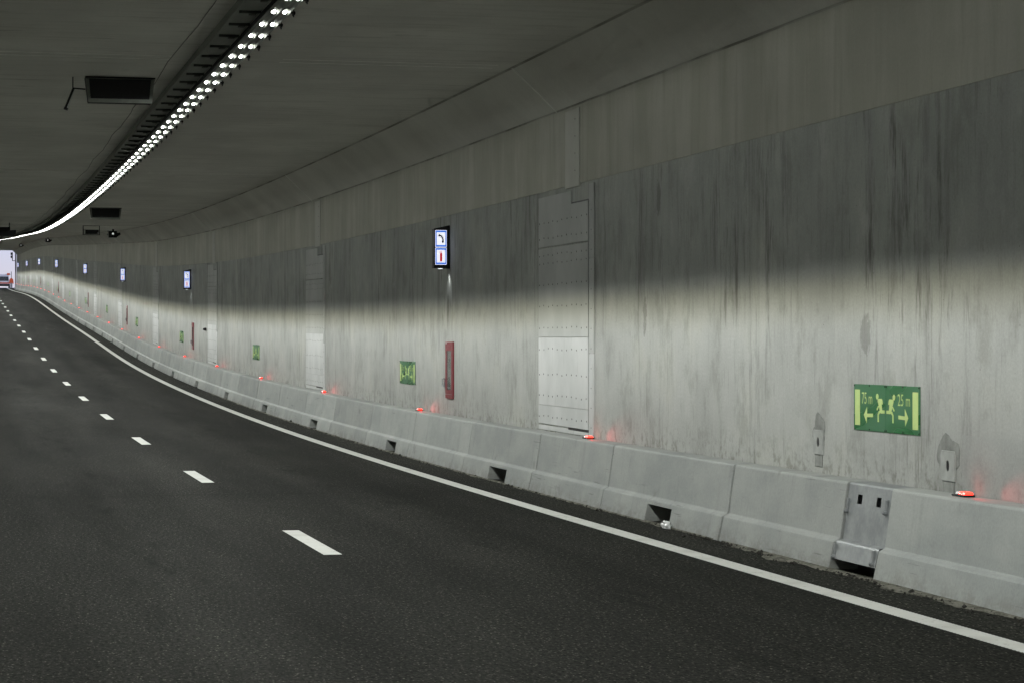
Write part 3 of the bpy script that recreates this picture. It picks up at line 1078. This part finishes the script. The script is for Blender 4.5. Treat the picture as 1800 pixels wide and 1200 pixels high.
def exit_sign(left_txt, right_txt, detail):
    t = thing('exit_direction_sign', 20.88, D_WALL, 1.572, 'x', 'sign', 'green exit direction signs on the wall')
    for side in (0, 1):         # 0 = left plate (farther on), 1 = right plate
        # viewer's right is local -y ; plate spans u 0..1
        def Y(u):
            return -(u * (PW + .004) + 0.002) if side == 1 else (u * (PW + .004) + 0.002)
        Z = lambda v: (v - 0.5) * PH
        mb = MB()
        pl = [(Y(0), Z(0)), (Y(0.995), Z(0)), (Y(0.995), Z(1)), (Y(0), Z(1))]
        mb.flat_x(pl, -0.009, -0.002)
        plate = mb.build('plate', M['green'], t)
        x = -0.0115
        def poly(ps, nm):
            me = MB()
            q = [(Y(U(a)), Z(V(b))) for a, b in ps]
            me.flat_x(q, x, -0.0095)
            return me
        poly(BAR, 'bar').build('bar', M['lum'], plate)
        poly(ARROW, 'arrow').build('arrow', M['lum'], plate)
        me = MB()
        for i, ps in enumerate(FIG):
            q = [(Y(U(a)), Z(V(b))) for a, b in ps]
            me.flat_x(q, x - 0.0003 * i, -0.0095)
        me.build('running_figure', M['lum'], plate)
        txt = right_txt if side == 1 else left_txt
        if txt:
            tm, (xa, xb, ya, yb) = text_mesh(txt, M['lum'])
            # text box in viewer coordinates
            if side == 1: ua, ub = Y(0.365), Y(0.725)
            else: ua, ub = Y(0.735), Y(0.405)
            va, vb = Z(V(532)), Z(V(342))
            for v in tm.vertices:
                fx_, fy_ = (v.co.x - xa) / (xb - xa), (v.co.y - ya) / (yb - ya)
                v.co = (x, ua + (ub - ua) * fx_, va + (vb - va) * fy_)
            link_part('lettering', tm, plate)
        if detail:
            me = MB()
            for (u, v) in ((.02, .97), (.5, .975), (.975, .97), (.02, .03), (.5, .03), (.975, .03)):
                me.tube((-0.0085, Y(u), Z(v)), (-0.013, Y(u), Z(v)), 0.009, n=8)
            me.build('fixing_screws', M['black'], plate)
    return t


sgn_s = [20.88, 45.52, 70.3, 94.98, 120.05, 145.6, 170.3, 195.2, 220.0, 245.2, 269.6, 294.5, 319.4, 344.3, 369.0]
es = exit_sign('75 m', '25 m', True)
es['label'] = 'green exit sign reading 75 m and 25 m with running figures'
es2 = exit_sign('50 m', '50 m', True)
place(es2, sgn_s[1], D_WALL, 1.555)
es2['label'] = 'green exit sign on the wall left of the nearest red hydrant cabinet'
es3 = exit_sign(None, None, False)
for i, s in enumerate(sgn_s[2:]):
    c = es3 if i == 0 else copy_tree(es3)
    place(c, s, D_WALL, 1.59)
    c['label'] = 'green exit sign on the wall, ' + ordinal(i + 3) + ' in the row counted from the right'

# ------------------------------------------------------------------ lit telephone and extinguisher boxes, with hydrant cabinets below
def rrect(cx, cz, w, h, r, n=4):
    out = []
    for qx, qz, a0 in ((1, 1, 0), (-1, 1, 90), (-1, -1, 180), (1, -1, 270)):
        for i in range(n + 1):
            a = R(a0 + 90 * i / n)
            out.append((cx + qx * (w / 2 - r) + r * math.cos(a), cz + qz * (h / 2 - r) + r * math.sin(a)))
    return out


def lit_sign():
    # origin on the wall at mid height; box sticks out to -x, faces -y
    t = thing('emergency_sign_box', 41.45, D_WALL, 3.90, 'x', 'sign', 'lit telephone and extinguisher signs')
    mb = MB()
    out = [(-0.305, -0.370), (-0.002, -0.378), (-0.002, 0.412), (-0.03, 0.412), (-0.305, 0.350)]
    mb.prism_y(out, -0.06, 0.10)
    mb.build('housing', M['black'], t, bevel=0.004)
    cx = -0.170
    for nm, cz in (('telephone_panel', 0.168), ('extinguisher_panel', -0.152)):
        p = MB().prism_y(rrect(cx, cz, 0.214, 0.312, .012), -0.064, -0.058).build(nm, M['s_white'], t)
        MB().prism_y(rrect(cx, cz, 0.200, 0.296, .010), -0.0665, -0.060).build('blue_border', M['s_blue'], p)
        MB().prism_y(rrect(cx, cz, 0.160, 0.232, .006), -0.0690, -0.060).build('white_field', M['s_white'], p)
        if cz > 0:
            m2 = MB()
            # handset drawn as a bowed bar with two cups
            pts = [(-.040, .068), (-.018, .064), (.006, .046), (.026, .018), (.036, -.014), (.040, -.048)]
            wd = [.011, .012, .013, .013, .012, .011]
            L, Rr = [], []
            for i, (a, b) in enumerate(pts):
                q0 = pts[max(0, i - 1)]; q1 = pts[min(5, i + 1)]
                dx, dz = q1[0] - q0[0], q1[1] - q0[1]
                l = math.hypot(dx, dz); nx, nz = -dz / l, dx / l
                L.append((cx + a + nx * wd[i], cz + b + nz * wd[i])); Rr.append((cx + a - nx * wd[i], cz + b - nz * wd[i]))
            m2.prism_y(L + Rr[::-1], -0.0712, -0.062)
            m2.prism_y([(cx - .052, cz + .060), (cx - .030, cz + .088), (cx - .012, cz + .066), (cx - .030, cz + .034), (cx - .044, cz + .040)], -0.0716, -0.062)
            m2.prism_y([(cx + .012, cz - .044), (cx + .028, cz - .030), (cx + .048, cz - .034), (cx + .054, cz - .056), (cx + .034, cz - .084), (cx + .024, cz - .074)], -0.0718, -0.062)
            m2.build('handset', M['black'], p)
        else:
            m2 = MB()
            body = [(cx - .020, cz - .096), (cx + .022, cz - .096), (cx + .022, cz + .040), (cx + .016, cz + .056), (cx + .006, cz + .064), (cx + .006, cz + .082), (cx - .006, cz + .082), (cx - .006, cz + .064), (cx - .014, cz + .056), (cx - .020, cz + .040)]
            m2.prism_y(body, -0.0712, -0.062)
            m2.prism_y([(cx - .022, cz + .078), (cx + .012, cz + .100), (cx + .014, cz + .092), (cx - .002, cz + .078)], -0.0716, -0.062)
            m2.prism_y([(cx - .022, cz + .080), (cx - .016, cz + .082), (cx - .024, cz + .054), (cx - .030, cz + .058)], -0.0718, -0.062)
            m2.build('extinguisher', M['s_red'], p)
    MB().dome((-0.17, 0.0, -0.372), 0.05, 0.014).build('downlight', M['lamp'], t, smooth=True)
    ld = bpy.data.lights.get('sign_downlight')
    if ld is None:
        ld = bpy.data.lights.new('sign_downlight', 'SPOT')
        ld.energy = 8.0; ld.color = (0.92, 0.97, 1.0); ld.spot_size = R(84); ld.spot_blend = 0.9; ld.shadow_soft_size = 0.02
    so = bpy.data.objects.new('downlight_beam', ld)
    col.objects.link(so); so.parent = t; so.location = (-0.12, 0.0, -0.40)
    so.rotation_euler = Vector((0.32, 0.0, -1.0)).normalized().to_track_quat('-Z', 'Y').to_euler()
    KIDS[t.name].append(so)
    return t


def cabinet():
    t = thing('hydrant_cabinet', 41.37, D_WALL, 1.675, 'x', 'hydrant cabinet', 'red hydrant cabinets below the lit signs')
    w, h = 0.66, 1.03
    mb = MB()
    fw = 0.15
    z0, z1 = -h / 2, h / 2
    mb.box(-0.026, 0.0, -w / 2, w / 2, z0, z0 + 0.155)
    mb.box(-0.026, 0.0, -w / 2, w / 2, z1 - 0.165, z1)
    mb.box(-0.026, 0.0, -w / 2, -w / 2 + fw, z0 + 0.155, z1 - 0.165)
    mb.box(-0.026, 0.0, w / 2 - fw, w / 2, z0 + 0.155, z1 - 0.165)
    mb.build('frame', M['red'], t)
    MB().box(-0.012, -0.002, -w / 2 + fw, w / 2 - fw, z0 + .155, z1 - .165).build('back_panel', M['alu'], t)
    m2 = MB()
    for zc in (-0.22, 0.12):
        m2.tube((-0.017, 0.02, zc), (-0.012, 0.02, zc), 0.10, n=14)
    m2.build('hose_reel', M['dark'], t)
    MB().box(-0.022, -0.019, -w / 2 + fw, w / 2 - fw, z0 + .155, z1 - .165).build('glass', M['glass'], t)
    MB().box(-0.029, -0.026, -w / 2 + .06, w / 2 - .03, z0 + .072, z0 + .078).build('seam', M['alu'], t)
    MB().box(-0.030, -0.026, w / 2 - .12, w / 2 - .06, z1 - 0.04, z1 - 0.01).build('tag', M['white'], t)
    m3 = MB()
    m3.box(-0.05, 0.0, w / 2 + 0.01, w / 2 + 0.03, -0.32, -0.16)
    m3.tube((-0.05, w / 2 + .03, -0.30), (-0.05, w / 2 + .15, -0.30), 0.010, n=6)
    m3.tube((-0.05, w / 2 + .15, -0.30), (-0.05, w / 2 + .15, -0.16), 0.010, n=6)
    m3.tube((-0.05, w / 2 + .15, -0.16), (-0.05, w / 2 + .03, -0.16), 0.010, n=6)
    m3.build('handle', M['steel'], t)
    return t


box_s = [41.45, 91.0, 128.5, 168.1, 219.0, 270.0, 321.3, 371.0]
sb, cb = lit_sign(), cabinet()
for i, s in enumerate(box_s):
    c = sb if i == 0 else copy_tree(sb)
    place(c, s, D_WALL, 3.90 + 0.003 * i)
    c['label'] = ('large lit blue and white telephone and extinguisher sign above a red cabinet, nearest' if i == 0 else
                  'lit telephone and extinguisher sign box, ' + ordinal(i + 1) + ' in the row counted from the right')
    c = cb if i == 0 else copy_tree(cb)
    place(c, s - (0.08 if i < 1 else 0.8 if i == 1 else 1.2), D_WALL, 1.675 + (0.05 if i else 0))
    c['label'] = ('tall dark red hydrant cabinet with glass door below the nearest lit sign' if i == 0 else
                  'dark red hydrant cabinet, ' + ordinal(i + 1) + ' in the row counted from the right')

# small black sensor beside the third board cover
t = thing('wall_sensor', 85.3, D_WALL, 2.08, 'small black sensor on the wall beside the third board cover', 'sensor')
MB().box(-0.09, 0.0, -0.12, 0.12, -0.05, 0.05).build('body', M['black'], t, bevel=0.015)
MB().tube((-0.09, -0.04, 0), (-0.12, -0.04, 0), 0.035).build('nozzle', M['dark'], t)

# ------------------------------------------------------------------ anchor recesses in the wall
def anchor(s, z, w, h, label):
    rr = random.Random(int(s * 10))
    t = thing('anchor_patch', s, D_WALL, z, label, 'wall patch', 'patched anchor recesses low on the wall')
    out = []
    for i in range(44):
        a = 2 * math.pi * i / 44
        q = 1 + 0.13 * math.sin(2.3 * a + s) + 0.09 * math.sin(5 * a + 2 * s) + rr.uniform(-.05, .05)
        out.append((math.cos(a) * w * 0.74 * q * (1 if math.sin(a) > -.3 else .75), 0.08 + math.sin(a) * h * 0.78 * q))
    MB().flat_x(out, -0.004, 0.002).build('damp_edge', M['damp'], t)
    mb = MB()
    hy, hz, rad = 0.0, 0.0, 0.052
    # pad with a round hole: ring of quads between circle and rounded rectangle
    N = 24
    inner = [(hy + rad * .75 * math.cos(2 * math.pi * i / N), hz + rad * math.sin(2 * math.pi * i / N)) for i in range(N)]
    outer = []
    for i in range(N):
        a = 2 * math.pi * i / N
        ca, sa = math.cos(a), math.sin(a)
        k = min((w / 2) / max(abs(ca), 1e-6), (h / 2) / max(abs(sa), 1e-6))
        outer.append((ca * k, sa * k))
    vs = [(-0.016, y, zz) for y, zz in inner] + [(-0.016, y, zz) for y, zz in outer] + [(0.0, y * 1.05, zz * 1.03) for y, zz in outer] + [(-0.005, y, zz) for y, zz in inner]
    fs = []
    for i in range(N):
        j = (i + 1) % N
        fs += [(i, j, N + j, N + i), (N + i, N + j, 2 * N + j, 2 * N + i), (i, 3 * N + i, 3 * N + j, j)]
    mb.add(vs, fs)
    mb.build('mortar_pad', M['mortar'], t)
    MB().flat_x(inner, -0.0065, -0.0045).build('hole', M['black'], t)
    MB().box(-0.010, 0.0, -w * .40, w * .40, -h / 2 - 0.13, -h / 2 - 0.012).build('drip_patch', M['damp'], t, bevel=0.004)
    return t


anchor(22.68, 1.175, 0.26, 0.25, 'small patched anchor hole on the wall left of the nearest exit sign')
anchor(19.43, 1.095, 0.30, 0.27, 'larger patched anchor hole on the wall just below and right of the exit sign')

# ------------------------------------------------------------------ ceiling equipment
def lane_signal(s, d, label):
    t = thing('lane_signal', s, d, Z_CEIL, label, 'lane signal', 'unlit lane signal panels under the ceiling')
    back = [(-0.535, -0.005), (0.535, -0.005), (0.485, -0.395), (-0.485, -0.395)]
    MB().prism_y(back, 0.0, 0.22).build('case', M['dark'], t, bevel=0.006)
    fr = [(-0.535, -0.006), (0.535, -0.006), (0.485, -0.395), (-0.485, -0.395)]
    inn = [(-0.475, -0.03), (0.475, -0.03), (0.45, -0.335), (-0.45, -0.335)]
    vs = [(x, -0.02, z) for x, z in fr] + [(x, -0.02, z) for x, z in inn] + [(x, 0.0, z) for x, z in fr] + [(x, -0.004, z) for x, z in inn]
    fs = []
    for i in range(4):
        j = (i + 1) % 4
        fs += [(i, j, 4 + j, 4 + i), (i, 8 + i, 8 + j, j), (4 + i, 4 + j, 12 + j, 12 + i)]
    MB().add(vs, fs).build('bezel', M['tray'], t)
    MB().prism_y(inn, -0.0035, -0.002).build('screen', M['black'], t)
    MB().box(-0.535, 0.535, -0.10, -0.02, -0.022, -0.005).build('hood', M['black'], t)
    return t


lane_signal(36.25, 2.415, 'large unlit black lane signal panel under the ceiling left of the LED row')
lane_signal(80.0, 4.76, 'smaller looking unlit black lane signal panel right of the LED row')
t = thing('tube_detector', 36.35, 1.72, Z_CEIL, 'thin slanting tube hanging on an arm left of the nearest lane signal', 'detector')
MB().tube((0.17, 0, -0.185), (-0.02, 0, -0.175), 0.012, n=8).build('arm', M['black'], t)
MB().tube((-0.02, 0.0, -0.18), (-0.02, 0.0, 0.0), 0.010, n=8).build('stem', M['black'], t)
MB().tube((0.0, 0.0, -0.17), (-0.125, 0.0, -0.49), 0.026, n=10).build('tube', M['dark'], t)
MB().tube((0.012, -0.024, -0.19), (-0.108, -0.024, -0.485), 0.007, n=8).build('glint_strip', M['alu'], t)  # thin pale strip added to carry the glint along the tube
MB().tube((-0.118, 0.0, -0.475), (-0.132, 0.0, -0.512), 0.033, n=10).build('end_cap', M['black'], t)

# framed message panel hung from the deck
t = thing('framed_message_panel', 106.4, 5.69, Z_CEIL, 'dark message panel hanging in an open frame, left of the ceiling camera', 'message panel')
for x in (-0.385, 0.345):
    MB().box(x, x + 0.04, -0.02, 0.02, -0.41, -0.002).build('hanger', M['black'], t)
MB().box(-0.385, 0.385, -0.021, 0.021, -0.43, -0.405).build('frame_rail', M['black'], t)
MB().box(-0.385, 0.385, -0.021, 0.021, -0.022, -0.002).build('frame_rail', M['black'], t)
MB().box(-0.33, 0.33, -0.05, 0.05, -0.385, -0.185).build('panel', M['dark'], t, bevel=0.004)
MB().box(-0.325, -0.275, -0.054, -0.050, -0.375, -0.20).build('pale_end', M['white'], t)
MB().box(0.275, 0.325, -0.054, -0.050, -0.375, -0.30).build('grey_end', M['steel'], t)

t = thing('framed_message_panel', 101.8, 1.3, Z_CEIL, 'dark message panel hanging at the left edge of the picture below the ceiling', 'message panel')
MB().box(0.64, 0.69, -0.02, 0.02, -0.38, -0.002).build('hanger', M['black'], t)
MB().box(-0.69, -0.64, -0.02, 0.02, -0.38, -0.002).build('hanger', M['black'], t)
MB().box(-0.70, 0.70, -0.06, 0.10, -0.40, -0.19).build('panel', M['black'], t, bevel=0.006)
MB().prism_y([(-0.78, -0.40), (0.95, -0.31), (0.93, -0.50), (0.75, -0.57), (-0.78, -0.60)], -0.04, 0.14).build('lower_case', M['dark'], t, bevel=0.006)


def camera_box(s, d, label):
    t = thing('ceiling_camera', s, d, Z_CEIL, label, 'camera', 'cameras under the ceiling')
    MB().box(-0.05, 0.05, 0.05, 0.15, -0.10, -0.002).build('bracket', M['black'], t)
    MB().box(-0.22, 0.18, -0.05, 0.32, -0.43, -0.10).build('case', M['dark'], t, bevel=0.012)
    MB().prism_y([(0.18, -0.20), (0.34, -0.17), (0.36, -0.28), (0.18, -0.40)], 0.0, 0.25).build('side_unit', M['black'], t)
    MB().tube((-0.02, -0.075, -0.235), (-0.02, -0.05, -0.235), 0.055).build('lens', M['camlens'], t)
    MB().tube((-0.28, 0, -0.28), (-0.28, 0.06, -0.28), 0.045).build('sensor_head', M['steel'], t)
    MB().box(-0.29, -0.22, 0.0, 0.04, -0.12, -0.08).build('sensor_arm', M['steel'], t)
    return t


camera_box(117.4, 7.36, 'dark ceiling camera with a small bright lens, right of the framed panel')
camera_box(215.0, 7.65, 'second, smaller looking ceiling camera farther along above the right wall')
camera_box(297.0, 7.2, 'third, tiny ceiling camera close to the tunnel exit')

# ------------------------------------------------------------------ dust, grit and litter at the barrier foot
rr = random.Random(11)
def dirt_strip(name, s0, s1, base, amp, label):
    vs, uv, fs = [], [], []
    n = int((s1 - s0) / 0.12)
    for i in range(n + 1):
        s = s0 + (s1 - s0) * i / n
        e = min(1.0, i / 5.0, (n - i) / 5.0)
        w = e * (base + amp * (0.5 + 0.5 * math.sin(s * 1.7 + 1.0)) * (0.5 + 0.5 * math.sin(s * 4.3)) + rr.uniform(-.025, .025))
        w = max(0.012, w)
        for k, (d, z) in enumerate(((8.255, 0.022), (8.235 - w * .45, 0.014), (8.235 - w, 0.003))):
            vs.append(pos(s, d, z)); uv.append((s, d))
    for i in range(n):
        for k in range(2):
            fs.append((i * 3 + k, i * 3 + k + 1, (i + 1) * 3 + k + 1, (i + 1) * 3 + k))
    me = bpy.data.meshes.new(name)
    me.from_pydata(vs, [], fs)
    me.materials.append(M['dirt'])
    ul = me.uv_layers.new(name='UVMap')
    for l in me.loops: ul.data[l.index].uv = uv[l.vertex_index]
    o = link_part(name, me, None)
    return setp(o, label, 'dust', kind='stuff')


dirt_strip('dust_drift', 16.8, 24.4, 0.06, 0.16, 'pale dust and grit drifted along the barrier foot by the steel plate')
dirt_strip('dust_drift', 24.7, 80.0, 0.012, 0.05, 'thin line of dust along the foot of the farther barrier')
mb = MB()
for i in range(620):
    if i < 420: s = rr.uniform(12.0, 25.5)
    else: s = rr.uniform(25.5, 60)
    d = 8.22 - abs(rr.gauss(0, 0.10 if i < 420 else 0.05))
    r = rr.choice((.006, .008, .010, .014, .02)) * rr.uniform(.7, 1.3)
    if rr.random() < .03: r *= 1.8
    c = pos(s, d, r * .5 + .004)
    vs = []
    for (x, y, z) in ((1, 0, 0), (-1, 0, 0), (0, 1, 0), (0, -1, 0), (0, 0, .8), (0, 0, -.6)):
        vs.append(c + Vector((x, y, z)) * r * rr.uniform(.7, 1.3))
    mb.add(vs, [(0, 2, 4), (2, 1, 4), (1, 3, 4), (3, 0, 4), (2, 0, 5), (1, 2, 5), (3, 1, 5), (0, 3, 5)])
setp(mb.build('grit', M['stone']), 'dark crumbs of asphalt and grit scattered along the barrier foot', 'grit', kind='stuff')

# crumpled plastic by the drain opening
bm = bmesh.new()
bmesh.ops.create_icosphere(bm, subdivisions=3, radius=0.1)
for v in bm.verts:
    q = 0.65 + 0.6 * abs(math.sin(v.co.x * 47 + 1) * math.cos(v.co.y * 39) + math.sin(v.co.z * 61) * .5) * .7
    v.co = Vector((v.co.x * 0.5 * q, v.co.y * 1.3 * q, max(-0.02, v.co.z * 0.75 * q)))
me = bpy.data.meshes.new('plastic_scrap'); bm.to_mesh(me); bm.free()
me.materials.append(M['plastic'])
o = link_part('plastic_scrap', me, None)
place(o, 26.36, 8.195, 0.022)
setp(o, 'crumpled white plastic scrap beside the nearest drain opening', 'litter')

# ------------------------------------------------------------------ outside the portal
t = thing('white_van', 425.0, 7.35, 0.0, 'white van parked just outside the tunnel exit', 'van')
side = [(-1.0, 0.35), (-1.0, 1.15), (-0.93, 1.25), (-0.82, 2.35), (-0.7, 2.45), (0.7, 2.45), (0.82, 2.35), (0.93, 1.25), (1.0, 1.15), (1.0, 0.35)]
MB().prism_y(side, 0.0, 4.6).build('body', M['white'], t, bevel=0.03)
MB().prism_y([(-0.84, 1.28), (0.84, 1.28), (0.76, 2.05), (-0.76, 2.05)], -0.02, 0.02).build('windscreen', M['glassd'], t)
MB().box(-1.02, 1.02, -0.12, 0.05, 0.32, 0.72).build('bumper', M['black'], t, bevel=0.03)
MB().box(-0.98, 0.98, -0.04, 0.02, 0.80, 0.98).build('orange_stripe', M['orange'], t)
for x in (-0.78, 0.78):
    MB().box(x - .16, x + .16, -0.05, 0.02, 0.98, 1.16).build('headlight', M['alu'], t)
for x in (-0.95, 0.95):
    for y in (0.85, 3.7):
        w_ = MB().tube((x - .11, y, 0.34), (x + .11, y, 0.34), 0.34, n=16).build('wheel', M['rubber'], t)
        MB().tube((x - .12, y, 0.34), (x + .12, y, 0.34), 0.18, n=12).build('rim', M['alu'], w_)

t = thing('roadworks_signal', 418.0, 8.5, 0.0, 'orange roadworks warning board on a post outside the tunnel exit', 'roadworks sign')
MB().box(-0.18, 0.18, -0.18, 0.18, 0.0, 0.9).build('foot', M['steel'], t, bevel=0.02)
MB().tube((0, 0, 0.9), (0, 0, 2.9), 0.06).build('post', M['steel'], t)
MB().prism_y([(-0.38, 0.75), (0.40, 0.75), (0.34, 1.45), (0.12, 1.75), (-0.12, 1.75), (-0.34, 1.45)], -0.10, -0.02).build('board', M['orange'], t, bevel=0.01)
MB().box(-0.75, -0.25, -0.06, 0.0, 2.25, 2.6).build('upper_board', M['orange'], t, bevel=0.01)
MB().box(-1.0, 0.0, -0.02, 0.02, 2.36, 2.44).build('arm', M['steel'], t)

t = thing('traffic_signal', S_END + 4.0, 8.1, 0.0, 'small dark traffic signal hanging at the right of the tunnel exit', 'traffic signal')
MB().box(-0.06, 0.06, -0.06, 0.06, 4.6, 6.0).build('bracket', M['black'], t)
for z in (5.25, 5.75):
    MB().box(-0.30, -0.02, -0.14, 0.10, z - 0.20, z + 0.20).build('signal_head', M['black'], t, bevel=0.03)
MB().box(0.0, 0.50, -0.04, 0.04, 4.55, 4.65).build('wall_arm', M['black'], t)
MB().box(0.42, 0.62, -0.3, 0.3, 0.0, 8.0).build('mast', M['shell'], t)
